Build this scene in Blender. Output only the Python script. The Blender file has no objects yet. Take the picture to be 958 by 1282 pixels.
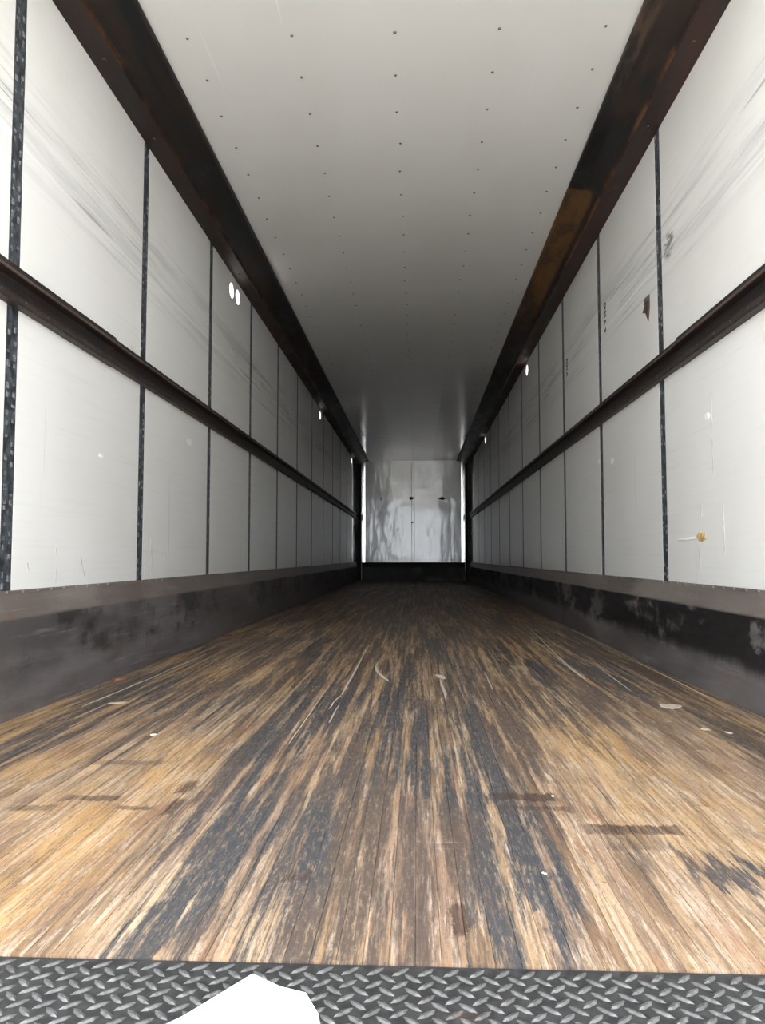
import bpy, bmesh, math, random
from mathutils import Vector, Matrix
random.seed(11)
scene = bpy.context.scene
COL = scene.collection

# ------------------------------------------------------------------ camera
CAM_H = 0.53
cd = bpy.data.cameras.new('camera')
cd.sensor_fit = 'HORIZONTAL'
cd.sensor_width = 36.0
cd.lens = 36.0
cd.clip_start = 0.02
cd.clip_end = 300
cam = bpy.data.objects.new('camera', cd)
COL.objects.link(cam)
cam.location = (0, 0, CAM_H)
cam.rotation_euler = (math.radians(90 + 3.3718), 0, math.radians(2.5998))
scene.camera = cam

# ------------------------------------------------------------------ light: bright hazy daylight behind the open rear doors
world = bpy.data.worlds.new('sky')
scene.world = world
world.use_nodes = True
bg = world.node_tree.nodes['Background']
bg.inputs[0].default_value = (0.90, 0.95, 1.0, 1)
bg.inputs[1].default_value = 1.0
sd = bpy.data.lights.new('sun', 'SUN')
sd.energy = 5.0
sd.angle = math.radians(4)
sd.color = (1.0, 0.97, 0.92)
sun = bpy.data.objects.new('sun', sd)
COL.objects.link(sun)
sun.rotation_euler = (math.radians(-38), math.radians(-14), 0)   # comes from beyond the trailer's front, never through the doors
sun.location = (0, 20, 30)
vs = scene.view_settings
vs.view_transform = 'Standard'
vs.look = 'None'
vs.gamma = 1
vs.use_curve_mapping = False
vs.exposure = 2.88
scene.cycles.max_bounces = 10
scene.cycles.diffuse_bounces = 8
scene.cycles.glossy_bounces = 6
scene.cycles.caustics_reflective = False
scene.cycles.caustics_refractive = False

# ------------------------------------------------------------------ key dimensions (metres, floor top at z = 0, Y runs into the trailer)
XL, XR = -1.361, 1.179
XC = (XL + XR) / 2
YR, YF = 0.84, 17.0          # rear edge of the sill, front wall
YT = 1.032                   # where the wood starts
ZC = 2.68
BAY, POST0 = 1.222, 2.478
POSTW = 0.076

# ------------------------------------------------------------------ helpers
def link(o, parent=None):
    COL.objects.link(o)
    if parent is not None:
        o.parent = parent
    return o

def tag(o, label=None, cat=None, group=None, kind=None):
    if label: o['label'] = label
    if cat: o['category'] = cat
    if group: o['group'] = group
    if kind: o['kind'] = kind
    return o

def mesh_obj(name, verts, faces, mat=None, parent=None, smooth=False):
    me = bpy.data.meshes.new(name)
    me.from_pydata([tuple(v) for v in verts], [], faces)
    bm = bmesh.new(); bm.from_mesh(me)
    bmesh.ops.recalc_face_normals(bm, faces=bm.faces)
    bm.to_mesh(me); bm.free()
    if mat: me.materials.append(mat)
    if smooth:
        for p in me.polygons: p.use_smooth = True
    return link(bpy.data.objects.new(name, me), parent)

def empty(name, loc=(0, 0, 0)):
    o = bpy.data.objects.new(name, None)
    o.location = loc
    o.empty_display_size = 0.1
    return link(o)

class MB:
    def __init__(s): s.v = []; s.f = []
    def add(s, v, f):
        n = len(s.v); s.v += list(v); s.f += [tuple(i + n for i in q) for q in f]; return s
    def box(s, a, b):
        x0, y0, z0 = a; x1, y1, z1 = b
        return s.add([(x0,y0,z0),(x1,y0,z0),(x1,y1,z0),(x0,y1,z0),(x0,y0,z1),(x1,y0,z1),(x1,y1,z1),(x0,y1,z1)],
                     [(0,3,2,1),(4,5,6,7),(0,1,5,4),(1,2,6,5),(2,3,7,6),(3,0,4,7)])
    def prism_y(s, prof, y0, y1):
        n = len(prof)
        v = [(x, y0, z) for x, z in prof] + [(x, y1, z) for x, z in prof]
        f = [tuple(range(n)), tuple(range(2*n-1, n-1, -1))] + [(i, i+n, (i+1) % n + n, (i+1) % n) for i in range(n)]
        return s.add(v, f)
    def prism_z(s, prof, z0, z1):
        n = len(prof)
        v = [(x, y, z0) for x, y in prof] + [(x, y, z1) for x, y in prof]
        f = [tuple(range(n)), tuple(range(2*n-1, n-1, -1))] + [(i, i+n, (i+1) % n + n, (i+1) % n) for i in range(n)]
        return s.add(v, f)
    def build(s, name, mat, parent=None, smooth=False):
        return mesh_obj(name, s.v, s.f, mat, parent, smooth)

# ------------------------------------------------------------------ material helpers
class NT:
    def __init__(s, name):
        s.m = bpy.data.materials.new(name); s.m.use_nodes = True
        s.t = s.m.node_tree; s.n = s.t.nodes
        s.b = s.n['Principled BSDF']
        g = s.n.new('ShaderNodeNewGeometry'); s.geo = g
        s.pos = g.outputs['Position']
        sp = s.n.new('ShaderNodeSeparateXYZ'); s.l(s.pos, sp.inputs[0])
        s.x, s.y, s.z = sp.outputs
    def l(s, a, b): s.t.links.new(a, b)
    def put(s, v, sock):
        if isinstance(v, (int, float)): sock.default_value = v
        elif isinstance(v, (tuple, list)): sock.default_value = tuple(v) if len(v) != 3 or sock.type == 'VECTOR' else (*v, 1)
        else: s.l(v, sock)
    def math(s, op, a, b=0.0, c=None, clamp=False):
        n = s.n.new('ShaderNodeMath'); n.operation = op; n.use_clamp = clamp
        s.put(a, n.inputs[0]); s.put(b, n.inputs[1])
        if c is not None: s.put(c, n.inputs[2])
        return n.outputs[0]
    def noise(s, scale, sc=1.0, detail=3, rough=0.6, off=(0, 0, 0), vec=None):
        mp = s.n.new('ShaderNodeMapping'); s.l(vec or s.pos, mp.inputs[0])
        mp.inputs['Scale'].default_value = scale; mp.inputs['Location'].default_value = off
        n = s.n.new('ShaderNodeTexNoise'); s.l(mp.outputs[0], n.inputs['Vector'])
        n.inputs['Scale'].default_value = sc; n.inputs['Detail'].default_value = detail; n.inputs['Roughness'].default_value = rough
        return n.outputs['Fac']
    def ramp(s, fac, a, b, lo=0.0, hi=1.0, smooth=True):
        n = s.n.new('ShaderNodeMapRange'); n.interpolation_type = 'SMOOTHSTEP' if smooth else 'LINEAR'; n.clamp = True
        s.put(fac, n.inputs[0]); n.inputs[1].default_value = a; n.inputs[2].default_value = b
        n.inputs[3].default_value = lo; n.inputs[4].default_value = hi
        return n.outputs[0]
    def mix(s, fac, a, b, mode='MIX'):
        n = s.n.new('ShaderNodeMix'); n.data_type = 'RGBA'; n.blend_type = mode
        s.put(fac, n.inputs[0]); s.put(a, n.inputs[6]); s.put(b, n.inputs[7])
        return n.outputs[2]
    def blob(s, cx, cy, rx, ry, edge=0.5, u=None, v=None):
        """soft elliptical mask around a spot of the surface"""
        a = s.math('DIVIDE', s.math('SUBTRACT', u or s.x, cx), rx)
        b = s.math('DIVIDE', s.math('SUBTRACT', v or s.y, cy), ry)
        d = s.math('ADD', s.math('MULTIPLY', a, a), s.math('MULTIPLY', b, b))
        return s.ramp(d, 1 + edge, 1 - edge)
    def bump(s, h, strength=0.3, dist=0.005):
        n = s.n.new('ShaderNodeBump'); n.inputs['Strength'].default_value = strength; n.inputs['Distance'].default_value = dist
        s.l(h, n.inputs['Height']); s.l(n.outputs[0], s.b.inputs['Normal'])
    def out(s, col=None, rough=None, metal=None, spec=None):
        if col is not None: s.put(col, s.b.inputs['Base Color'])
        if rough is not None: s.put(rough, s.b.inputs['Roughness'])
        if metal is not None: s.put(metal, s.b.inputs['Metallic'])
        if spec is not None: s.put(spec, s.b.inputs['Specular IOR Level'])
        return s.m

def simple(name, col, rough=0.6, metal=0.0, var=0.25, scale=20):
    t = NT(name)
    f = t.noise((1, 1, 1), scale, 4)
    c = t.mix(t.ramp(f, 0.3, 0.7), tuple(c * (1 - var) for c in col), tuple(min(1, c * (1 + var)) for c in col))
    return t.out(c, rough, metal)

# ---- white wall lining: fibreglass faced panels with long forklift scuffs and hairline drips
def wall_material():
    t = NT('white_lining')
    base = (0.765, 0.765, 0.75)
    big = t.noise((1, 0.5, 0.6), 1.6, 3)
    c = t.mix(t.ramp(big, 0.35, 0.7), base, (0.715, 0.712, 0.69))
    # broad smeared bands running the length of the wall at pallet height
    band = t.math('MULTIPLY', t.ramp(t.z, 1.78, 1.98), t.ramp(t.z, 2.30, 2.10))
    sm = t.noise((1, 0.55, 16), 1.0, 5, 0.7)
    c = t.mix(t.math('MULTIPLY', t.math('MULTIPLY', band, t.ramp(sm, 0.44, 0.66)), 0.5), c, (0.38, 0.38, 0.395))
    fine = t.noise((1, 1.1, 75), 1.0, 3, 0.6, (3, 0, 0))
    patch = t.noise((1, 0.9, 3.0), 1.0, 2, 0.5, (0, 4.2, 0))
    c = t.mix(t.math('MULTIPLY', t.math('MULTIPLY', band, t.ramp(patch, 0.40, 0.55)), t.ramp(fine, 0.55, 0.67, 0, 0.65)), c, (0.13, 0.13, 0.15))
    # paler rubbed line
    ln = t.math('MULTIPLY', t.ramp(t.math('ABSOLUTE', t.math('SUBTRACT', t.z, t.math('ADD', 1.93, t.math('MULTIPLY', t.noise((0, 0.3, 0), 1.0, 2), 0.05)))), 0.016, 0.004), t.ramp(t.noise((0, .8, 0), 1, 2, .5, (0, 9, 0)), .42, .55))
    c = t.mix(t.math('MULTIPLY', ln, 0.55), c, (0.88, 0.88, 0.87))
    # faint brushed horizontal grain
    gr = t.noise((1, 1.5, 60), 1.0, 4, 0.7, (0, 7, 0))
    c = t.mix(t.ramp(gr, 0.52, 0.75, 0, 0.16), c, (0.5, 0.5, 0.5))
    # hairline vertical drips and cuts low on the panels
    vr = t.noise((1, 22, 0.55), 1.0, 3, 0.65, (0, 3.7, 0))
    lowm = t.ramp(t.z, 1.35, 0.45)
    c = t.mix(t.math('MULTIPLY', lowm, t.ramp(vr, 0.69, 0.74, 0, 0.55)), c, (0.24, 0.22, 0.21))
    # black tyre dab on the first right bay
    d = t.math('MULTIPLY', t.blob(3.56, 1.99, .07, .06, .6, t.y, t.z), t.ramp(t.noise((1, 9, 50), 1, 3), .42, .6))
    d = t.math('MULTIPLY', d, t.ramp(t.x, 0, .1))
    c = t.mix(t.math('MULTIPLY', d, .85), c, (0.06, 0.06, 0.06))
    # rust breath around the girt
    st = t.math('MULTIPLY', t.ramp(t.math('ABSOLUTE', t.math('SUBTRACT', t.z, 1.44)), 0.12, 0.07), t.ramp(t.noise((1, 6, 9), 1, 4, .7), .60, .72))
    c = t.mix(t.math('MULTIPLY', st, .45), c, (0.36, 0.24, 0.17))
    t.bump(t.noise((1, 0.7, 0.7), 1.0, 1), 0.12, 0.02)
    return t.out(c, t.ramp(gr, 0.3, 0.7, 0.30, 0.38), spec=0.5)

def ceiling_material():
    t = NT('white_roof_liner')
    a = t.noise((1, 0.4, 1), 1.5, 3)
    c = t.mix(t.ramp(a, 0.3, 0.7), (0.60, 0.60, 0.59), (0.565, 0.565, 0.55))
    s = t.noise((38, 0.7, 1), 1.0, 2, 0.5)
    c = t.mix(t.ramp(s, 0.72, 0.78, 0, 0.3), c, (0.8, 0.8, 0.8))
    w = t.math('ADD', t.noise((0.25, 1.6, 1), 1.0, 2), t.math('MULTIPLY', t.noise((2.2, 0.12, 1), 1.0, 1), 0.6))
    t.bump(w, 0.22, 0.03)
    return t.out(c, 0.19, spec=0.5)

def front_material():
    t = NT('white_front_lining')
    a = t.noise((1.5, 1, 0.5), 1.6, 4)
    c = t.mix(t.ramp(a, 0.35, 0.7), (0.80, 0.80, 0.80), (0.70, 0.695, 0.69))
    w = t.math('ADD', t.noise((1.6, 1, 0.7), 1.0, 3), t.math('MULTIPLY', t.noise((0.9, 1, 1.5), 1.0, 2, .5, (5, 0, 2)), 0.8))
    t.bump(w, 0.32, 0.05)
    return t.out(c, 0.13, spec=0.9)

# ---- rusted, blackened steel
def rust_material(name, black=(0.012, 0.012, 0.013), red=(0.045, 0.018, 0.012), orange=(0.20, 0.085, 0.03), amount=0.5, scale=(3, 0.9, 3), rough=0.55):
    t = NT(name)
    a = t.noise(scale, 1.6, 6, 0.62)
    c = t.mix(t.ramp(a, 0.62 - amount * 0.3, 0.72 - amount * 0.2), black, red)
    b = t.noise(tuple(s * 2.2 for s in scale), 1.4, 7, 0.7, (4, 1, 2))
    c = t.mix(t.ramp(b, 0.60, 0.76, 0, 0.75 * amount + 0.1), c, orange)
    d = t.noise(tuple(s * 9 for s in scale), 1.5, 3, 0.6)
    c = t.mix(t.ramp(d, 0.66, 0.8, 0, 0.22), c, (0.22, 0.19, 0.17))
    t.bump(t.noise(tuple(s * 7 for s in scale), 1.5, 5, .7), 0.35, 0.004)
    return t.out(c, t.ramp(a, 0.3, 0.7, rough - .12, rough + .15), metal=0.15, spec=0.35)

def girt_material():
    t = NT('rusty_load_rail')
    a = t.noise((9, 1.2, 30), 1.6, 6, 0.65)
    c = t.mix(t.ramp(a, 0.42, 0.62), (0.010, 0.0085, 0.0085), (0.024, 0.0145, 0.013))
    ridge_highlight = t.math('MULTIPLY', t.ramp(t.math('ABSOLUTE', t.math('SUBTRACT', t.z, 1.470)), .0075, .004), t.ramp(t.noise((1, 1.2, 1), 1, 3), .3, .55, .35, 1))  # not wear: ridge highlight put into the colour as a paler line
    c = t.mix(ridge_highlight, c, (0.115, 0.085, 0.075))
    low = t.ramp(t.z, 1.407, 1.398)
    sp = t.noise((40, 22, 60), 1.2, 4, .75, (1, 3, 0))
    c = t.mix(t.math('MULTIPLY', low, t.ramp(sp, .45, .62, .3, .9)), c, (0.052, 0.042, 0.039))
    topb = t.ramp(t.z, 1.474, 1.480)
    c = t.mix(t.math('MULTIPLY', topb, t.ramp(sp, .4, .6, .2, .7)), c, (0.040, 0.033, 0.031))
    r = t.noise((9, 5, 9), 1.4, 5, .75, (2, 2, 0))
    c = t.mix(t.ramp(r, .6, .7, 0, .5), c, (0.10, 0.045, 0.028))
    t.bump(sp, .3, .003)
    return t.out(c, .5, metal=.15, spec=.35)

def rail_material(right):
    t = NT('rusted_top_rail_' + ('b' if right else 'a'))
    a = t.noise((6, 1.1, 6), 1.6, 7, 0.7)
    inner = t.ramp(t.math('ABSOLUTE', t.math('SUBTRACT', t.x, XC)), 1.165, 1.150)     # the web, inside the flange crease
    flange = t.mix(t.ramp(a, 0.42, 0.62), (0.019, 0.011, 0.010), (0.044, 0.020, 0.015))
    web = t.mix(t.ramp(a, 0.44, 0.60), (0.011, 0.013, 0.015), (0.026, 0.017, 0.013))
    c = t.mix(inner, flange, web)
    b = t.noise((9, 2.4, 9), 1.5, 8, 0.75, (4, 1, 2))
    c = t.mix(t.ramp(b, 0.56, 0.72, 0, 0.5), c, (0.085, 0.042, 0.022))
    g = t.noise((26, 7, 26), 1.5, 5, 0.7, (1, 1, 2))
    c = t.mix(t.ramp(g, 0.62, 0.74, 0, 0.35), c, (0.085, 0.072, 0.064))
    crease = t.ramp(t.math('ABSOLUTE', t.math('SUBTRACT', t.math('ABSOLUTE', t.math('SUBTRACT', t.x, XC)), 1.158)), .012, .003)
    c = t.mix(t.math('MULTIPLY', crease, t.ramp(t.noise((1, 2.5, 1), 1.5, 4), .42, .6, 0, .65)), c, (0.16, 0.075, 0.035))
    if right:
        m = t.math('MULTIPLY', t.math('MULTIPLY', t.ramp(t.y, 4.30, 4.40), t.ramp(t.y, 7.6, 6.0)), t.ramp(t.x, XR - .13, XR - .16))
        c = t.mix(t.math('MULTIPLY', m, t.ramp(t.noise((5, 1.8, 5), 1.6, 7, .75, (1, 0, 0)), .38, .56, .2, .95)), c, (0.125, 0.062, 0.022))
        k = t.math('MULTIPLY', t.math('MULTIPLY', t.ramp(t.y, 3.55, 3.75), t.ramp(t.y, 4.38, 4.34)), t.ramp(t.x, XR - .20, XR - .23))
        c = t.mix(t.math('MULTIPLY', k, t.ramp(t.noise((6, 3, 6), 1.6, 5), .40, .5, 0, 1)), c, (0.004, 0.004, 0.004))
        e = t.math('MULTIPLY', t.math('MULTIPLY', t.ramp(t.y, 3.6, 3.3), t.ramp(t.x, XR - .22, XR - .25)), t.ramp(t.noise((12, 2, 8), 1.6, 6, .7, (3, 0, 0)), .45, .6))
        c = t.mix(t.math('MULTIPLY', e, .8), c, (0.075, 0.052, 0.036))
    else:
        c = t.mix(1.0, c, (0.62, 0.60, 0.60), 'MULTIPLY')
    t.bump(t.noise((14, 6, 14), 1.5, 5, .7), 0.3, 0.004)
    return t.out(c, t.ramp(a, 0.3, 0.7, 0.42, 0.65), metal=0.1, spec=0.35)

def kick_material(right):
    t = NT('scuffed_black_steel_' + ('b' if right else 'a'))
    a = t.noise((1, 0.9, 4), 1.5, 5, 0.65)
    c = t.mix(t.ramp(a, 0.35, 0.7), (0.085, 0.079, 0.079), (0.175, 0.16, 0.157))
    top = t.ramp(t.z, 0.315, 0.335)  # browner flange; its upward bevel painted lighter for the light it catches
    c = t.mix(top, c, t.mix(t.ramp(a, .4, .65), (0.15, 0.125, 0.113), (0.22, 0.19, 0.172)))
    f = t.noise((1, 2.2, 40), 1.0, 4, 0.7)
    c = t.mix(t.ramp(f, 0.55, 0.72, 0, 0.4), c, (0.27, 0.25, 0.24))
    r = t.noise((1, 5, 7), 1.4, 5, 0.7, (0, 3, 0))
    c = t.mix(t.ramp(r, 0.60, 0.70, 0, 0.6), c, (0.17, 0.075, 0.04))
    # right: ragged old black undercoat below the flange; left: the flange's shadow painted in
    undercoat_shade = t.noise((1, 1.3, 2.4), 1.5, 6, 0.7, (0, 1.3, .4))
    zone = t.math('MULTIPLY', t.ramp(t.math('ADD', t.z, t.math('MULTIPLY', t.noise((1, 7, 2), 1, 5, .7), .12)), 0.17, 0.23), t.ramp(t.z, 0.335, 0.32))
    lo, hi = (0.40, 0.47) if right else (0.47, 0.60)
    c = t.mix(t.math('MULTIPLY', zone, t.ramp(undercoat_shade, lo, hi, 0, .95 if right else .6)), c, (0.008, 0.008, 0.009))
    t.bump(t.noise((1, 3, 20), 1.5, 4, .6), 0.25, 0.004)
    return t.out(c, t.ramp(a, 0.3, 0.7, 0.42, 0.62), metal=0.2, spec=0.4)

def galv_material():
    t = NT('galvanised_post')
    a = t.noise((1, 22, 14), 1.6, 5, 0.75)
    c = t.mix(t.ramp(a, 0.38, 0.64), (0.020, 0.023, 0.028), (0.10, 0.112, 0.13))
    b = t.noise((1, 40, 20), 1.6, 3, 0.6, (0, 2, 1))
    c = t.mix(t.ramp(b, 0.60, 0.70, 0, .45), c, (0.34, 0.36, 0.38))
    return t.out(c, 0.5, metal=0.35)

# ---- floor: laminated hardwood strips, ground-in grey tracks and burn marks
def wood_material():
    t = NT('worn_oak_strip')
    oi = t.n.new('ShaderNodeObjectInfo')
    rnd = t.math('FRACT', t.math('ADD', oi.outputs['Random'], t.geo.outputs['Random Per Island']))
    shift = t.n.new('ShaderNodeVectorMath'); shift.operation = 'ADD'
    cmb = t.n.new('ShaderNodeCombineXYZ'); t.l(t.math('MULTIPLY', rnd, 17.0), cmb.inputs[1]); t.l(t.math('MULTIPLY', rnd, 3.0), cmb.inputs[0])
    t.l(t.pos, shift.inputs[0]); t.l(cmb.outputs[0], shift.inputs[1])
    v = shift.outputs[0]
    # wood tones
    r2 = t.math('FRACT', t.math('MULTIPLY', rnd, 7.31))
    tone = t.math('ADD', t.math('MULTIPLY', rnd, 0.30), t.math('MULTIPLY', t.noise((14, 2.2, 1), 1.0, 7, .75, vec=v), 0.70))
    c = t.mix(t.ramp(tone, 0.3, 0.72), (0.17, 0.098, 0.053), (0.39, 0.272, 0.165))
    c = t.mix(t.ramp(r2, 0.5, 0.95, 0, .55), c, (0.25, 0.165, 0.12))
    blond = t.noise((1.6, 0.8, 1), 1.2, 5, .65, (2.2, .4, 0))
    c = t.mix(t.ramp(blond, 0.46, 0.72, 0, .6), c, (0.47, 0.34, 0.20))
    honey = t.noise((2.2, 0.9, 1), 1.0, 4, .65, (6.1, 2.4, 0))
    side = t.ramp(t.math('ABSOLUTE', t.math('ADD', t.x, .08)), .25, .6, .35, 1)
    c = t.mix(t.math('MULTIPLY', side, t.ramp(honey, .42, .6, 0, .7)), c, (0.46, 0.27, 0.105))
    rust = t.noise((16, 2.2, 1), 1.0, 5, .7, (2, 9, 0))
    c = t.mix(t.ramp(rust, .55, .66, 0, .6), c, (0.235, 0.105, 0.05))
    grain = t.noise((110, 3.2, 1), 1.0, 7, .8, vec=v)
    c = t.mix(t.ramp(grain, 0.46, 0.60, 0, .72), c, (0.105, 0.068, 0.048))
    pale = t.noise((72, 3.6, 1), 1.0, 8, .84, (8, 3, 0))
    c = t.mix(t.ramp(pale, 0.50, 0.60, 0, .6), c, (0.52, 0.42, 0.325))
    # lanes of ground-in rubber and grease, each with its own place across the deck
    lanes = [(-.375, .045, 1.35, .55, 1.0), (-.445, .045, 2.6, 1.5, .9), (-.103, .018, 1.2, .30, 1.0), (.072, .036, 1.5, .45, 1.0),
             (.188, .026, 1.9, 1.4, 1.15), (.125, .014, 1.3, .35, .9), (.53, .11, 1.34, .06, 1.0), (.40, .12, 1.42, .09, .55),
             (-.25, .06, 2.2, .9, .75), (-.02, .05, 2.6, 1.2, .7), (.10, .03, 2.9, 1.2, .7), (.31, .035, 3.2, 1.5, .7), (-.86, .06, 2.3, .5, .5),
             (-1.12, .16, 2.6, 1.2, .8), (.98, .20, 2.7, 1.2, .75), (-.30, .08, 1.3, .3, .65), (-.16, .03, 1.8, .5, .7), (.30, .03, 1.6, .35, .6), (-.60, .03, 2.2, .6, .6)]
    lm = None
    wx = t.math('ADD', t.x, t.math('MULTIPLY', t.math('SUBTRACT', t.noise((14, 2.5, 1), 1, 5, .7, (4, 4, 0)), .5), .16))
    wy = t.math('ADD', t.y, t.math('MULTIPLY', t.math('SUBTRACT', t.noise((30, 1, 1), 1, 4, .7, (6, 1, 0)), .5), .5))
    for cx, w, cy, h, k in lanes:
        m = t.math('MULTIPLY', t.blob(cx, cy, w, h, .9, wx, wy), k * .85)
        lm = m if lm is None else t.math('MAXIMUM', lm, m)
    far = t.ramp(t.y, 1.3, 3.2, 0.18, .66)            # traffic film, thicker with depth: part wear, part fading daylight put into the colour
    mid = t.math('MULTIPLY', t.blob(-.08, 2.2, .50, 1.7, .9), .72)
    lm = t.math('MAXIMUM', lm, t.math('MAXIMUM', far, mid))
    br = t.noise((66, 4.2, 1), 1.0, 8, .84, (1, 1, 0))
    br2 = t.noise((36, 1.0, 1), 1.0, 4, .65, (3, 5, 0))
    br3 = t.noise((9, 0.6, 1), 1.0, 3, .6, (1, 6, 0))
    bsum = t.math('ADD', t.math('ADD', t.math('MULTIPLY', br, .36), t.math('MULTIPLY', br2, .40)), t.math('MULTIPLY', br3, .24))
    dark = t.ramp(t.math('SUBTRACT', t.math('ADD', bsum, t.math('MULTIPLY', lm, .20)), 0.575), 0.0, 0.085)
    speck = t.noise((150, 22, 1), 1.0, 6, .85, (3, 0, 0))
    dark = t.math('MULTIPLY', dark, t.ramp(speck, .37, .50, .38, .96))
    hue = t.noise((4, .6, 1), 1.0, 4, .6, (7, 2, 0))
    gcol = t.mix(t.ramp(hue, .42, .58), (0.034, 0.039, 0.046), (0.074, 0.054, 0.044))
    c = t.mix(dark, c, gcol)
    # brown burn marks dragged across the strips
    burns = [(.236, 1.74, .070, .026, .95), (.250, 1.665, .075, .016, .65), (.42, 1.545, .095, .028, .9), (.40, 1.49, .06, .05, .5), (-.82, 1.62, .05, .02, .6), (-.716, 1.69, .065, .02, .75),
             (-.60, 1.63, .045, .012, .7), (-.75, 1.98, .10, .02, .5), (-.52, 1.64, .012, .05, .9), (-.53, 1.78, .016, .05, .8), (-.2, 1.30, .02, .02, .6), (.06, 1.16, .012, .05, .85), (-.01, 2.7, .12, .012, .3)]
    bm_ = None
    def box_mask(cx, cy, rx, ry, v):
        a = t.math('ABSOLUTE', t.math('DIVIDE', t.math('SUBTRACT', t.math('ADD', t.x, t.math('MULTIPLY', wob, .8)), cx), rx))
        b = t.math('ABSOLUTE', t.math('DIVIDE', t.math('SUBTRACT', v, cy), ry))
        return t.ramp(t.math('MAXIMUM', a, b), 1.15, .8)
    wob = t.math('MULTIPLY', t.math('SUBTRACT', t.noise((45, 20, 1), 1, 5, .75), .5), .06)
    yy = t.math('ADD', t.y, wob)
    for cx, cy, rx, ry, k in burns:
        m = t.math('MULTIPLY', box_mask(cx, cy, rx, ry, yy), k)
        bm_ = m if bm_ is None else t.math('MAXIMUM', bm_, m)
    bm_ = t.math('MULTIPLY', bm_, t.ramp(br, .40, .54, .6, 1))
    c = t.mix(bm_, c, (0.048, 0.027, 0.020))
    # pale chalky scuffs and scratches
    ch = t.noise((70, 16, 1), 1.0, 6, .8, (5, 8, 0))
    c = t.mix(t.ramp(ch, 0.61, 0.70, 0, .42), c, (0.54, 0.50, 0.46))
    fs = t.noise((170, 55, 1), 1.0, 4, .8, (2, 6, 0))
    c = t.mix(t.ramp(fs, .53, .64, 0, .5), c, (0.06, 0.046, 0.038))
    cr = t.noise((5, 120, 1), 1.0, 3, .6, (9, 2, 0))
    c = t.mix(t.ramp(cr, 0.68, 0.76, 0, .4), c, (0.50, 0.45, 0.40))
    t.bump(t.math('ADD', grain, t.math('MULTIPLY', speck, .5)), 0.35, 0.003)
    return t.out(c, t.ramp(speck, .3, .7, .42, .62), spec=0.35)

def plate_material(bar):
    t = NT('tread_bar_steel' if bar else 'tread_plate_steel')
    a = t.noise((1, 1, 1), 60, 4, .7)
    if bar:
        c = t.mix(t.ramp(a, .35, .65), (0.085, 0.083, 0.082), (0.165, 0.161, 0.158))
        r = .36
    else:
        c = t.mix(t.ramp(a, .35, .65), (0.020, 0.0195, 0.0195), (0.044, 0.0425, 0.042))
        r = .5
    b = t.noise((1, 1, 1), 9, 5, .7, (2, 1, 0))
    c = t.mix(t.ramp(b, .62, .74, 0, .55), c, (0.13, 0.085, 0.06))
    return t.out(c, r, metal=.45 if bar else .3)

M = dict(
    wall=wall_material(), ceil=ceiling_material(), front=front_material(),
    rail_a=rail_material(False), rail_b=rail_material(True),
    girt=girt_material(),
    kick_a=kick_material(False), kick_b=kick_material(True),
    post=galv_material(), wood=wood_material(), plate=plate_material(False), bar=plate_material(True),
    lug=simple('worn_zinc', (0.17, 0.185, 0.205), .5, .3, .7, 60),
    black=rust_material('blackened_steel', (0.008, 0.008, 0.009), (0.02, 0.014, 0.012), (0.06, 0.04, 0.03), .2),
    alu=simple('aluminium_trim', (0.80, 0.80, 0.80), .12, .9, .08, 9),
    rivet=simple('dull_rivet', (0.10, 0.10, 0.10), .5, .4, .3, 60),
    paper=simple('white_paper', (0.60, 0.615, 0.625), .75, 0, .02, 8),
    splinter=simple('pale_splinter', (0.42, 0.36, 0.29), .7, 0, .2, 30),
    chip=simple('pale_wood_chip', (0.44, 0.37, 0.30), .7, 0, .2, 60),
    flake=simple('orange_rust_flake', (0.22, 0.095, 0.05), .8, 0, .4, 80),
    concrete=simple('yard_concrete', (0.50, 0.48, 0.45), .9, 0, .12, 1.5),
    skin=simple('outer_skin', (0.7, 0.7, 0.7), .5, 0, .05, 3),
    gouge=rust_material('torn_lining', (0.07, 0.045, 0.035), (0.16, 0.10, 0.075), (0.30, 0.19, 0.14), .7, (20, 20, 20)),
    foam=simple('yellow_foam', (0.55, 0.38, 0.17), .8, 0, .6, 70),
    patchw=simple('bright_white_patch', (0.9, 0.9, 0.89), .35, 0, .02, 10),
    crack=simple('dark_hairline', (0.40, 0.38, 0.365), .8, 0, .3, 30),
    ink=simple('black_stencil_ink', (0.05, 0.05, 0.055), .7, 0, .3, 80),
    knot=simple('brown_plug', (0.09, 0.06, 0.04), .7, 0, .4, 40),
)

# ================================================================== structure
ground = MB().box((-60, -60, -1.5), (60, 60, -1.27)).build('ground', M['concrete'])
tag(ground, 'pale concrete yard under and behind the trailer', 'ground', kind='structure')

# ---- floor
floor = MB().box((XL, YT, -0.13), (XR, YF, -0.032)).build('floor', M['black'])
tag(floor, 'worn laminated hardwood strip floor running to the front wall', 'floor', kind='structure')
FX0, FX1 = XL + 0.036, XR - 0.036
SW = 0.0345
NCOL = int((FX1 - FX0) / SW)
sw = (FX1 - FX0) / NCOL
pieces = []
for i in range(NCOL):
    x = FX0 + (i + .5) * sw
    y = YT
    first = True
    while y < YF - .01:
        L = random.uniform(0.35, 2.3) if first else random.uniform(1.2, 2.9)
        y1 = min(YF, y + L)
        if YF - y1 < .4: y1 = YF
        pieces.append((x, y, y1, random.uniform(-0.0007, 0.0007)))
        y = y1; first = False
def px_area(p):      # how large a strip shows in the photograph
    x, a, b, _ = p
    m = 0; n = 12
    for k in range(n):
        y = a + (b - a) * (k + .5) / n
        if -0.55 * y - .02 < x < 0.455 * y + .02:
            m += (b - a) / n / y ** 3
    return m
pieces.sort(key=px_area, reverse=True)
G = 0.0003
unit = MB().box((-.5, -.5, -1), (.5, .5, 0))
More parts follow.
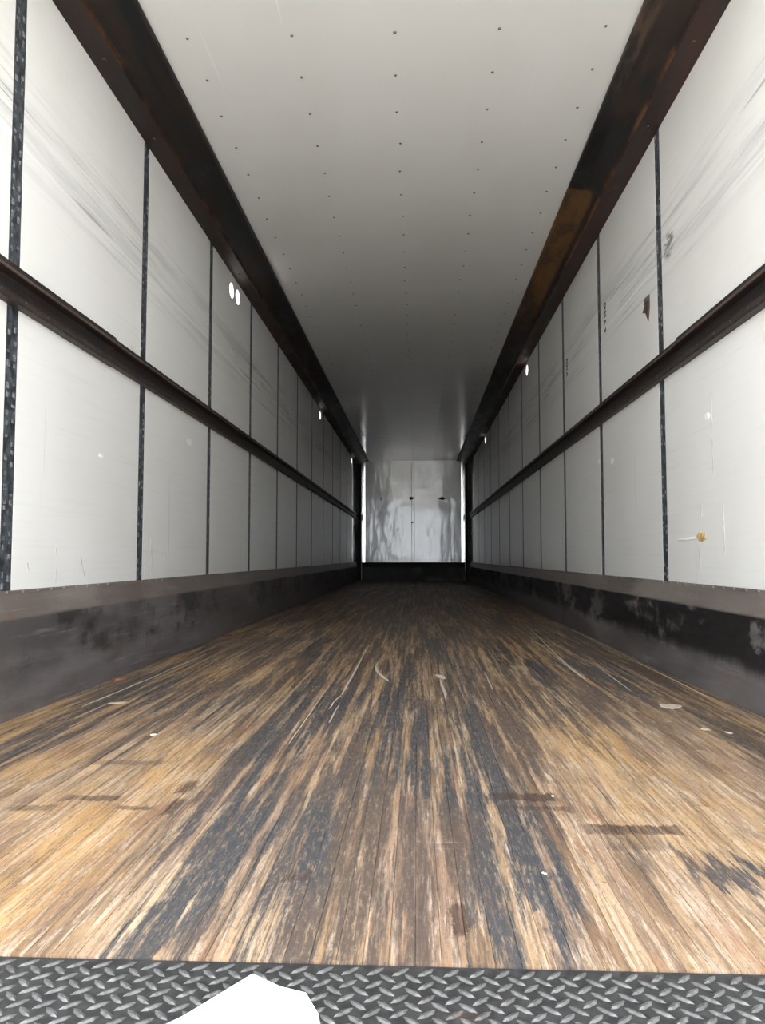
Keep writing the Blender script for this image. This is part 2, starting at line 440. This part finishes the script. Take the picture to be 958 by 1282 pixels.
um = bpy.data.meshes.new('plank'); um.from_pydata(unit.v, [], unit.f)
bm = bmesh.new(); bm.from_mesh(um); bmesh.ops.recalc_face_normals(bm, faces=bm.faces)
bmesh.ops.bevel(bm, geom=[e for e in bm.edges if abs(e.verts[0].co.y - e.verts[1].co.y) > .5 and e.verts[0].co.z > -.1], offset=.005, segments=1, affect='EDGES')
bm.to_mesh(um); bm.free()
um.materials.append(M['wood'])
for x, a, b, dz in pieces[:300]:
    o = bpy.data.objects.new('plank', um)
    o.location = (x, (a + b) / 2, dz)
    o.scale = (sw - 2 * G, b - a - 2 * G, 0.030)
    link(o, floor)
rest = MB()
for x, a, b, dz in pieces[300:]:
    rest.box((x - sw/2 + G, a + G, -.03 + dz), (x + sw/2 - G, b - G, dz))
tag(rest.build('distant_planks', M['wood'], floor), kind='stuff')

# pale gouged splinter lines standing up from the strips
def ribbon(name, pts, w, h, mat, parent=None, z0=0.0005):
    v = []; f = []
    n = len(pts)
    for i, (x, y) in enumerate(pts):
        p0 = Vector(pts[max(0, i-1)]); p1 = Vector(pts[min(n-1, i+1)])
        d = (p1 - p0).normalized(); nx, ny = -d.y, d.x
        ww = w * (0.35 if i in (0, n-1) else random.uniform(.7, 1.15))
        v += [(x - nx*ww, y - ny*ww, z0), (x, y, z0 + h), (x + nx*ww, y + ny*ww, z0)]
    for i in range(n - 1):
        a, b = 3*i, 3*i + 3
        f += [(a, a+1, b+1, b), (a+1, a+2, b+2, b+1), (a+2, a, b, b+2)]
    f += [(0, 1, 2), (3*n-1, 3*n-2, 3*n-3)]
    return mesh_obj(name, v, f, mat, parent)
def wig(pts, amp=.0012, sub=5):
    out = []
    for i in range(len(pts) - 1):
        for k in range(sub):
            u = k / sub
            out.append((pts[i][0]*(1-u) + pts[i+1][0]*u + random.uniform(-amp, amp), pts[i][1]*(1-u) + pts[i+1][1]*u))
    return out + [pts[-1]]
for pts, w in (([(-.293, 4.6), (-.292, 3.3), (-.293, 2.97)], .0045), ([(-.294, 2.96), (-.306, 2.85), (-.309, 2.70)], .003), ([(-.283, 2.78), (-.284, 2.47)], .003),
               ([(.86, 6.3), (.80, 5.1), (.752, 4.2)], .005), ([(.752, 4.2), (.735, 3.85), (.728, 3.4)], .008), ([(.872, 3.78), (.858, 3.4), (.845, 3.11)], .003),
               ([(1.13, 6.4), (1.118, 4.5), (1.10, 3.0)], .0025), ([(-1.19, 2.7), (-1.17, 3.3), (-1.16, 4.2)], .0025), ([(-.366, 3.2), (-.365, 2.6), (-.366, 2.2)], .002), ([(.31, 3.6), (.30, 3.1)], .003)):
    ribbon('splinter', wig(pts), w, 0.0015, M['splinter'], floor)

# ---- diamond tread sill plate
sill = MB().prism_y([(XL, -.16), (XR, -.16), (XR, -.002), (XL, -.002)], YR, YT - .002).build('door_sill', M['plate'])
tag(sill, 'dark steel diamond tread plate across the door sill', 'sill', kind='structure')
A = 0.0325
def bar_mesh(sign):
    L, W, H = .0145, .0042, .0018
    prof = [(-L, 0), (-L*.45, -W), (L*.45, -W), (L, 0), (L*.45, W), (-L*.45, W)]
    top = [(-L*.62, 0), (-L*.35, -W*.35), (L*.35, -W*.35), (L*.62, 0), (L*.35, W*.35), (-L*.35, W*.35)]
    c, s = math.cos(math.radians(42)*sign), math.sin(math.radians(42)*sign)
    v = [(x*c - y*s, x*s + y*c, 0) for x, y in prof] + [(x*c - y*s, x*s + y*c, H) for x, y in top]
    f = [(6, 7, 8, 9, 10, 11)] + [(i, (i+1) % 6, (i+1) % 6 + 6, i + 6) for i in range(6)]
    return v, f
bars = []
j = 0
for half in (0, 1):
    for r in range(7):
        y = YT - 0.017 - (r + .5 * half) * A * .92
        if y < YR + .012: continue
        for i in range(int(2.5 / A)):
            x = XL + .03 + (i + .5 * half) * A + .008
            if x > XR - .02: continue
            bars.append((x, y, half))
def bscore(b):
    x, y, _ = b
    vis = -0.56*y - .02 < x < 0.46*y + .02 and y > .885
    return (not vis, -y if not vis else 0, abs(x - XC))
bars.sort(key=bscore)
bm_ = []
for s in (1, -1):
    v, f = bar_mesh(s)
    me = bpy.data.meshes.new('tread_bar'); me.from_pydata(v, [], f); me.materials.append(M['bar']); bm_.append(me)
restb = MB()
for k, (x, y, h) in enumerate(bars):
    if k < 300:
        o = bpy.data.objects.new('tread_bar', bm_[h]); o.location = (x, y, -.002); link(o, sill)
    else:
        v, f = bar_mesh(1 if h == 0 else -1)
        restb.add([(p[0] + x, p[1] + y, p[2] - .002) for p in v], f)
tag(restb.build('outer_tread_bars', M['bar'], sill), kind='stuff')

# ---- ceiling with bow rivets
ceil = MB().box((XL - .03, YR, ZC), (XR + .03, YF + .03, ZC + .03)).build('ceiling', M['ceil'])
tag(ceil, 'white smooth roof liner with rows of small rivets', 'ceiling', kind='structure')
def dome(r, h, n=8):
    v = [(r*math.cos(2*math.pi*i/n), r*math.sin(2*math.pi*i/n), 0) for i in range(n)] + [(r*.6*math.cos(2*math.pi*i/n), r*.6*math.sin(2*math.pi*i/n), -h) for i in range(n)]
    f = [(i, (i+1) % n, (i+1) % n + n, i + n) for i in range(n)] + [tuple(range(n, 2*n))]
    return v, f
rv, rf = dome(.0072, .004)
rme = bpy.data.meshes.new('rivet'); rme.from_pydata(rv, [], rf); rme.materials.append(M['rivet'])
restr = MB()
for k in range(-7, 49):
    for i in range(5):
        x, y = -.947 + i * .4297, 3.016 + k * .2833
        if -2 < k < 14:
            o = bpy.data.objects.new('rivet', rme); o.location = (x + random.uniform(-.006, .006), y + random.uniform(-.006, .006), ZC); link(o, ceil)
        else:
            restr.add([(p[0] + x, p[1] + y, p[2] + ZC) for p in rv], rf)
tag(restr.build('distant_rivets', M['rivet'], ceil), kind='stuff')

# ---- side walls
def panel_mesh(xin, xout, y0, y1, z0, z1, holes):
    """a flat panel, with round holes cut right through it"""
    mb = MB()
    if not holes:
        return mb.box((min(xin, xout), y0, z0), (max(xin, xout), y1, z1))
    holes = sorted(holes)
    cuts = [y0] + [(holes[i][0] + holes[i+1][0]) / 2 for i in range(len(holes) - 1)] + [y1]
    for (hy, hz, ry, rz), a, b in zip(holes, cuts[:-1], cuts[1:]):
        m = 1.25
        ys = [a, hy - ry*m, hy + ry*m, b]; zs = [z0, hz - rz*m, hz + rz*m, z1]
        for x in (xin, xout):
            for i in range(3):
                for j in range(3):
                    if i == 1 and j == 1: continue
                    mb.add([(x, ys[i], zs[j]), (x, ys[i+1], zs[j]), (x, ys[i+1], zs[j+1]), (x, ys[i], zs[j+1])], [(0, 1, 2, 3)])
            n = 24; ring = []; sq = []
            for k in range(n):
                t = 2*math.pi*(k + .5)/n; c, s = math.cos(t), math.sin(t); q = max(abs(c), abs(s))
                ring.append((x, hy + ry*c, hz + rz*s)); sq.append((x, hy + ry*m*c/q, hz + rz*m*s/q))
            mb.add(ring + sq, [(k, (k+1) % n, (k+1) % n + n, k + n) for k in range(n)])
            # corner slivers
            for k in range(n):
                p, q2 = sq[k], sq[(k+1) % n]
                if abs(p[1] - q2[1]) > 1e-6 and abs(p[2] - q2[2]) > 1e-6:
                    cy = p[1] if abs(abs(p[1] - hy) - ry*m) < 1e-6 else q2[1]
                    cz = p[2] if abs(abs(p[2] - hz) - rz*m) < 1e-6 else q2[2]
                    mb.add([p, (x, cy, cz), q2], [(0, 1, 2)])
        n = 24
        r0 = [(xin, hy + ry*math.cos(2*math.pi*(k+.5)/n), hz + rz*math.sin(2*math.pi*(k+.5)/n)) for k in range(n)]
        r1 = [(xout, p[1], p[2]) for p in r0]
        mb.add(r0 + r1, [(k, (k+1) % n, (k+1) % n + n, k + n) for k in range(n)])
    mb.add([(xin, y0, z0), (xout, y0, z0), (xout, y0, z1), (xin, y0, z1)], [(0, 1, 2, 3)])
    mb.add([(xin, y1, z0), (xout, y1, z0), (xout, y1, z1), (xin, y1, z1)], [(0, 1, 2, 3)])
    mb.add([(xin, y0, z0), (xout, y0, z0), (xout, y1, z0), (xin, y1, z0)], [(0, 1, 2, 3)])
    mb.add([(xin, y0, z1), (xout, y0, z1), (xout, y1, z1), (xin, y1, z1)], [(0, 1, 2, 3)])
    return mb

posts = [POST0 + BAY * k for k in range(-1, 12)]
def side_wall(name, X, s, holes, label):
    """s = +1 when the inside of the trailer lies towards +X"""
    w = tag(empty(name, (X, YR, 0)), label, 'wall', kind='structure')
    inv = Matrix.Translation((-X, -YR, 0))
    def put(o): o.matrix_parent_inverse = inv; return o
    edges = [YR + .002] + [e for p in posts for e in (p - POSTW/2, p + POSTW/2)] + [YF]
    for k in range(0, len(edges), 2):
        a, b = edges[k], edges[k+1]
        hs = [h for h in holes if a < h[0] < b]
        put(panel_mesh(X, X - s*.02, a, b, 0.0, ZC, hs).build('wall_panel', M['wall'], w))
    for k, p in enumerate(posts):
        x0, x1 = sorted((X - s*.001, X - s*.03))
        po = put(MB().box((x0, p - POSTW/2, 0), (x1, p + POSTW/2, ZC)).build('wall_post', M['post'], w))
        mb = MB()
        z = .43; q = 0
        step = .042
        while z < 2.6:
            if not 1.33 < z < 1.53:
                for yy in (-.019, .019):
                    if random.random() < .72:
                        zz = z + (step/2 if yy > 0 else 0) + random.uniform(-.012, .012)
                        hw = random.uniform(.003, .008); hh = random.uniform(.004, .012)
                        xa, xb = sorted((X - s*.001, X + s*.001))
                        mb.box((xa, p + yy - hw, zz - hh), (xb, p + yy + hw, zz + hh))
            z += step
        lo = mb.build('lug_row', M['lug'], po); lo['kind'] = 'stuff'
    return w, put
hr = .052
wl, putl = side_wall('wall_left', XL, 1, [(5.475, 2.49, .062, .055), (5.665, 2.505, .062, .055), (10.62, 2.52, .07, .055), (15.8, 2.53, .08, .055)],
                     'white panelled left side wall with grey posts')
wr, putr = side_wall('wall_right', XR, -1, [(8.15, 2.525, .07, .055), (13.15, 2.54, .08, .055)], 'white panelled right side wall with grey posts and torn spots')

# ---- top rails: rusted angle with a flat flange at the wall and a web sloping up to the roof
def top_rail(name, X, s, mat, web, label):
    prof = [(X, 2.612), (X + s*.105, 2.612), (X + s*.112, 2.619), (X + s*.112, 2.628), (X + s*(web - .012), 2.664), (X + s*web, 2.664), (X + s*web, ZC), (X, ZC)]
    o = MB().prism_y(prof, YR, YF).build(name, mat)
    return tag(o, label, 'roof rail', kind='structure')
trl = top_rail('trim_1', XL, 1, M['rail_a'], .287, 'rusty black steel roof rail above the left wall')
trr = top_rail('trim_2', XR, -1, M['rail_b'], .297, 'rusty steel roof rail with tan rust patch above the right wall')
for X, s, tr in ((XL, 1, trl), (XR, -1, trr)):
    mb = MB()
    for k in range(26):
        y = 1.2 + k * .611
        r = .011
        n = 8
        c = Vector((X + s*.055, y, 2.612))
        mb.add([(c.x + r*math.cos(2*math.pi*i/n), c.y + r*math.sin(2*math.pi*i/n), c.z) for i in range(n)] +
               [(c.x + r*.7*math.cos(2*math.pi*i/n), c.y + r*.7*math.sin(2*math.pi*i/n), c.z - .006) for i in range(n)],
               [(i, (i+1) % n, (i+1) % n + n, i + n) for i in range(n)] + [tuple(range(n, 2*n))])
    o = mb.build('bolt_heads', tr.data.materials[0], tr); o['kind'] = 'stuff'

# ---- girts: rusty load rails half way up, bolted on in overlapping lengths
def girt(name, X, s, cuts, label):
    base = tag(empty(name, (X, YR, 1.44)), label, 'load rail', kind='structure')
    for k in range(len(cuts) - 1):
        g = .004 if k == 0 else 0.0
        d = .004 if k == 0 else 0.0
        P = [(0, 1.376 - g), (.026 + d, 1.378 - g), (.030 + d, 1.384 - g), (.030 + d, 1.400), (.013 + d, 1.408), (.013 + d, 1.456), (.036 + d, 1.464), (.040 + d, 1.468),
             (.040 + d, 1.473), (.020 + d, 1.477), (.020 + d, 1.500 + g), (0, 1.502 + g)]
        o = MB().prism_y([(X + s*a, z) for a, z in P], cuts[k] + .001, cuts[k+1] - .001).build('rail_length', M['girt'], base)
        o.matrix_parent_inverse = Matrix.Translation((-X, -YR, -1.44))
        mb = MB(); y = cuts[k] + .12; n = 6
        while y < cuts[k+1] - .05:
            x0 = X + s*(.030 + d); x1 = X + s*(.0335 + d); r = .006
            mb.add([(x0, y + r*math.cos(2*math.pi*i/n), 1.391 + r*math.sin(2*math.pi*i/n)) for i in range(n)] + [(x1, y + r*.7*math.cos(2*math.pi*i/n), 1.391 + r*.7*math.sin(2*math.pi*i/n)) for i in range(n)],
                   [(i, (i+1) % n, (i+1) % n + n, i + n) for i in range(n)] + [tuple(range(n, 2*n))])
            y += .153
        b = mb.build('rivet_row', M['lug'] if False else M['girt'], o); b['kind'] = 'stuff'
    return base
girt('trim_3', XL, 1, [YR + .01, 3.30, 5.74, 8.18, 10.62, 13.06, YF - .06], 'rusty brown load rail running along the left wall')
girt('trim_4', XR, -1, [YR + .01, 3.42, 5.86, 8.30, 10.74, 13.18, YF - .06], 'rusty black load rail running along the right wall')

# ---- kick plates
def kick(name, X, s, mat, cuts, label):
    base = tag(empty(name, (X, YR, 0)), label, 'kick plate', kind='structure')
    for k in range(len(cuts) - 1):
        P = [(0, -.03), (.034, -.03), (.034, .325), (.030, .338), (.012, .405), (.012, .418), (0, .418)]
        o = MB().prism_y([(X + s*a, z) for a, z in P], cuts[k] + .0025, cuts[k+1] - .0025).build('kick_plate', mat, base)
        o.matrix_parent_inverse = Matrix.Translation((-X, -YR, 0))
        mb = MB()
        y = cuts[k] + .1
        while y < cuts[k+1] - .05:
            r = .007; n = 6; x0 = X + s*.012; x1 = X + s*.0165
            mb.add([(x0, y + r*math.cos(2*math.pi*i/n), .4115 + r*.9*math.sin(2*math.pi*i/n)) for i in range(n)] + [(x1, y + r*.6*math.cos(2*math.pi*i/n), .4115 + r*.6*math.sin(2*math.pi*i/n)) for i in range(n)],
                   [(i, (i+1) % n, (i+1) % n + n, i + n) for i in range(n)] + [tuple(range(n, 2*n))])
            y += .102
        b = mb.build('rivet_row', mat, o); b['kind'] = 'stuff'
    return base
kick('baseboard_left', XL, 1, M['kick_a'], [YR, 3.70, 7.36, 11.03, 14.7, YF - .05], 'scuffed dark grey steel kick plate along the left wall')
kick('baseboard_right', XR, -1, M['kick_b'], [YR, 2.48, 6.14, 9.81, 13.5, YF - .05], 'black patched steel kick plate along the right wall')

# ---- front wall
wf = MB().box((XL - .03, YF, -.03), (XR + .03, YF + .05, ZC)).build('wall_front', M['front'])
tag(wf, 'glossy pale front wall at the far end of the trailer', 'wall', kind='structure')
for a, b in ((XL + .2, XC - .035), (XC + .035, XR - .2)):
    MB().box((a, YF - .008, .42), (b, YF, ZC - .02)).build('front_panel', M['front'], wf)
MB().prism_z([(XC - .034, YF), (XC - .026, YF - .014), (XC + .026, YF - .014), (XC + .034, YF)], .42, ZC - .02).build('seam_strip', M['front'], wf)
MB().box((XL + .2, YF - .012, ZC - .05), (XR - .2, YF, ZC - .02)).build('header_strip', M['front'], wf)
for x, z, r in ((-.131, 1.834, .05), (.561, 1.831, .055), (.50, 1.828, .03), (-.808, 1.82, .022), (-.11, 1.30, .03)):
    n = 10; v = []; ph = random.random()*6
    ring = [(r*(1 + .25*math.sin(3*t + ph))*math.cos(t), r*(.8 + .2*math.cos(2*t))*math.sin(t)) for t in [2*math.pi*i/n for i in range(n)]]
    v = [(x + a, YF - .014, z + b) for a, b in ring] + [(x + a*.8, YF - .022, z + b*.8) for a, b in ring]
    mesh_obj('brown_plug', v, [(i, (i+1) % n, (i+1) % n + n, i + n) for i in range(n)] + [tuple(range(n, 2*n))], M['knot'], wf)
# front kick plate, corner posts and bright corner strips
fk = MB().add(*(lambda P: ([(XL + .13, y, z) for y, z in P] + [(XR - .13, y, z) for y, z in P],
     [tuple(range(6)), tuple(range(11, 5, -1))] + [(i, i+6, (i+1) % 6 + 6, (i+1) % 6) for i in range(6)]))(
     [(YF, 0), (YF - .05, 0), (YF - .05, .30), (YF - .04, .34), (YF - .015, .41), (YF, .415)])).build('baseboard_front', M['black'])
tag(fk, 'black steel kick plate at the foot of the front wall', 'kick plate', kind='structure')
tn = 5
for X, s, side in ((XL, 1, 'left'), (XR, -1, 'right')):
    c = MB().prism_z([(X, YF), (X, YF - .055), (X + s*.06, YF - .06), (X + s*.115, YF - .03), (X + s*.12, YF)], 0, 2.612).build('trim_%d' % tn, M['black'])
    tag(c, 'black corner post where front wall meets %s wall' % side, 'corner post', kind='structure'); tn += 1
    prof = [(X + s*(.122 + .08*k/8), YF - .006 - .0026*math.sin(math.pi*k/8)) for k in range(9)]
    prof = [(prof[0][0], YF)] + prof + [(prof[-1][0], YF)]
    c = MB().prism_z(prof, .415, ZC - .02).build('trim_%d' % tn, M['alu'], smooth=False)
    tag(c, 'bright rounded metal strip beside the %s front corner post' % side, 'trim', kind='structure'); tn += 1
    prof = [(X + s*.003, YF - .08 - .9*k/6) for k in range(7)]
    prof = [(X, YF - .08)] + prof + [(X, YF - .98)]
    for z0, z1 in ((.42, 1.372), (1.506, 2.61)):
        c = MB().prism_z(prof, z0, z1).build('trim_%d' % tn, M['alu'])
        tag(c, 'bright metal strip on %s wall near front corner, %s the load rail' % (side, 'below' if z0 < 1 else 'above'), 'trim', kind='structure'); tn += 1

# ================================================================== marks and damage on the walls (children of the wall they belong to)
def wall_shape(name, X, s, pts, mat, parent, put, h=.004, inset=.75):
    n = len(pts); cy = sum(p[0] for p in pts)/n; cz = sum(p[1] for p in pts)/n
    v = [(X, y, z) for y, z in pts] + [(X + s*h, cy + (y-cy)*inset, cz + (z-cz)*inset) for y, z in pts]
    o = mesh_obj(name, v, [(i, (i+1) % n, (i+1) % n + n, i + n) for i in range(n)] + [tuple(range(n, 2*n))], mat, parent)
    return put(o)
def oval(cy, cz, ry, rz, n=12, j=.12):
    return [(cy + ry*(1 + random.uniform(-j, j))*math.cos(2*math.pi*i/n), cz + rz*(1 + random.uniform(-j, j))*math.sin(2*math.pi*i/n)) for i in range(n)]
tag(wall_shape('torn_gouge', XR, -1, [(3.86, 1.86), (3.91, 1.865), (3.94, 1.83), (3.985, 1.80), (3.945, 1.79), (3.915, 1.765), (3.885, 1.725), (3.86, 1.79)], M['gouge'], wr, putr, .006), 'brown torn gouge in the white panel')
wall_shape('torn_gouge', XR, -1, [(3.895, 1.86), (3.925, 1.855), (3.94, 1.825), (3.915, 1.815), (3.895, 1.835)], M['ink'], wr, putr, .010)
tag(wall_shape('yellow_gouge', XR, -1, oval(3.235, .615, .06, .018, 10, .25), M['foam'], wr, putr, .006), 'yellow foam showing through a gouge')
wall_shape('white_scar', XR, -1, [(3.28, .618), (3.40, .616), (3.52, .613), (3.53, .604), (3.42, .602), (3.29, .606)], M['patchw'], wr, putr, .004)
for cy, cz, r in ((4.66, 1.11, .028), (5.0, 1.15, .022), (3.14, 1.10, .02)):
    wall_shape('round_patch', XR, -1, oval(cy, cz, r*1.3, r*.8), M['patchw'], wr, putr, .003)
for cy, cz, r in ((4.487, 1.219, .04), (3.216, .964, .018)):
    wall_shape('round_patch', XL, 1, oval(cy, cz, r*1.3, r*.6), M['patchw'], wl, putl, .003)
# small worn stencil strokes, no longer legible
def stroke(X, s, pts, w, parent, put, name='stencil_mark', mat='ink'):
    v = []; f = []
    for i in range(len(pts) - 1):
        a, b = Vector(pts[i]), Vector(pts[i+1]); d = (b - a).normalized(); n_ = Vector((-d.y, d.x))*w
        k = len(v)
        q = [a - n_, b - n_, b + n_, a + n_]
        v += [(X, p.x, p.y) for p in q] + [(X + s*.0015, p.x, p.y) for p in q]
        f += [(k, k+1, k+5, k+4), (k+1, k+2, k+6, k+5), (k+2, k+3, k+7, k+6), (k+3, k, k+4, k+7), (k+4, k+5, k+6, k+7)]
    put(mesh_obj(name, v, f, M[mat], parent))
for y0, z0, sc, glyphs in ((4.80, 2.085, 1.0, 4), (6.02, 2.05, 1.0, 3)):
    G_ = [[(0, .03), (-.05, .03), (-.05, .015), (0, .0), (-.05, .0)], [(0, .03), (-.05, .03), (-.03, .016), (-.05, .0), (-.0, .0)],
          [(0, .03), (-.05, .015), (0, .0)], [(-.04, .03), (-.04, .0), (0, .012), (-.05, .012)]]
    for g in range(glyphs):
        stroke(XR, -1, [(y0 + a*sc, z0 - g*.05 + b) for a, b in G_[g]], .0045, wr, putr)

# dark hairline cracks in the lining
for X, s, par, put, cracks in ((XL, 1, wl, putl, [[(2.83, .585), (2.835, .50), (2.83, .435)], [(3.045, .53), (3.06, .49), (3.085, .45)], [(3.855, .62), (3.87, .52), (3.865, .44)], [(4.075, .60), (4.07, .52)], [(4.06, .47), (4.075, .44)], [(2.62, .51), (2.625, .48)]]),
                               (XR, -1, wr, putr, [[(3.085, 1.19), (3.095, 1.10), (3.085, 1.03)], [(3.09, 1.0), (3.088, .86)], [(3.0, .74), (2.995, .54)], [(3.26, .58), (3.255, .48)], [(3.22, .75), (3.23, .70)]])):
    for k, pts in enumerate(cracks):
        stroke(X, s, pts, .0014, par, put, 'crack', 'crack')

# ================================================================== loose things
# sheet of paper lying on the tread plate
pp = [(-.209, .989), (-.170, .966), (-.136, .952), (-.116, .913), (-.100, .850), (-.245, .846), (-.322, .846), (-.270, .905)]
zt = .0005
cen = (-.205, .905)
mb = MB(); n = len(pp)
lift = [.004, .002, .003, .0015, .0, .0, .0, .0005]
top = [(x, y, zt + .0012 + l) for (x, y), l in zip(pp, lift)]
bot = [(x, y, zt + l) for (x, y), l in zip(pp, lift)]
mid_t = (cen[0], cen[1], zt + .0022); mid_b = (cen[0], cen[1], zt + .001)
mb.v = top + bot + [mid_t, mid_b]
mb.f = [(i, (i+1) % n, 2*n) for i in range(n)] + [((i+1) % n + n, i + n, 2*n+1) for i in range(n)] + [(i, i + n, (i+1) % n + n, (i+1) % n) for i in range(n)]
o = mb.build('paper_sheet', M['paper'])
tag(o, 'blank white sheet of paper lying on the diamond tread plate', 'paper')

def chip(name, x, y, l, w, h, ang, mat, label, cat, z=0.0):
    c, s = math.cos(ang), math.sin(ang)
    out = [(-.5, -.15), (-.2, -.5), (.25, -.42), (.5, .05), (.2, .45), (-.3, .5)]
    out = [(a*l*random.uniform(.85, 1.1), b*w*random.uniform(.8, 1.1)) for a, b in out]
    v = [(a*c - b*s, a*s + b*c, .0008) for a, b in out] + [(.8*(a*c - b*s), .8*(a*s + b*c), h*.5*random.uniform(.4, 1.3)) for a, b in out]
    o = mesh_obj(name, v, [tuple(range(5, -1, -1))] + [(i, (i+1) % 6, (i+1) % 6 + 6, i + 6) for i in range(6)] + [tuple(range(6, 12))], mat)
    o.location = (x, y, z)
    return tag(o, label, cat, 'wood chips scattered on the floor' if name == 'wood_chip' else 'rust flakes below the left kick plate')
chip('wood_chip', .897, 2.80, .085, .10, .006, .1, M['chip'], 'flat pale wood chip on the floor toward the right kick plate', 'wood chip')
chip('wood_chip', .885, 2.43, .028, .035, .005, .6, M['chip'], 'small pale chip near the right edge of the floor', 'wood chip')
chip('wood_chip', .94, 2.39, .024, .03, .005, .3, M['chip'], 'tiny pale chip nearest the right edge of the photo', 'wood chip')
chip('wood_chip', .099, 3.43, .035, .12, .012, .3, M['chip'], 'pinkish splintered wood chip just right of the floor centre', 'wood chip')
chip('rust_flake', -1.30, 3.30, .07, .09, .016, .4, M['flake'], 'orange rust flake at the foot of the left kick plate, nearer one', 'rust flake')
chip('rust_flake', -1.27, 5.12, .06, .14, .016, -.2, M['flake'], 'orange rust flake at the foot of the left kick plate, farther one', 'rust flake')
chip('wood_chip', -1.09, 2.77, .08, .05, .005, .2, M['chip'], 'pale wood sliver on grey boards at the left', 'wood chip')
chip('wood_chip', -.789, 2.287, .022, .025, .004, .2, M['patchw'], 'tiny white crumb on the brown boards left of centre', 'wood chip')
chip('wood_chip', .299, 1.747, .007, .009, .003, .2, M['patchw'], 'white crumb beside the brown burn mark', 'wood chip')
chip('wood_chip', .212, 1.327, .006, .010, .003, .8, M['patchw'], 'white crumb on the dark streak near the sill', 'wood chip')
o = ribbon('wood_shaving', [(-.196, 3.90), (-.203, 3.78), (-.19, 3.62), (-.17, 3.5), (-.15, 3.41), (-.125, 3.31)], .008, .006, M['splinter'])
tag(o, 'curled pale wood shaving on the dark floor centre', 'wood shaving')
o = ribbon('wood_shaving', [(.098, 3.38), (.10, 3.2), (.108, 3.02), (.104, 2.9)], .006, .004, M['chip'])
tag(o, 'straight pinkish sliver trailing from the splintered chip', 'wood shaving')
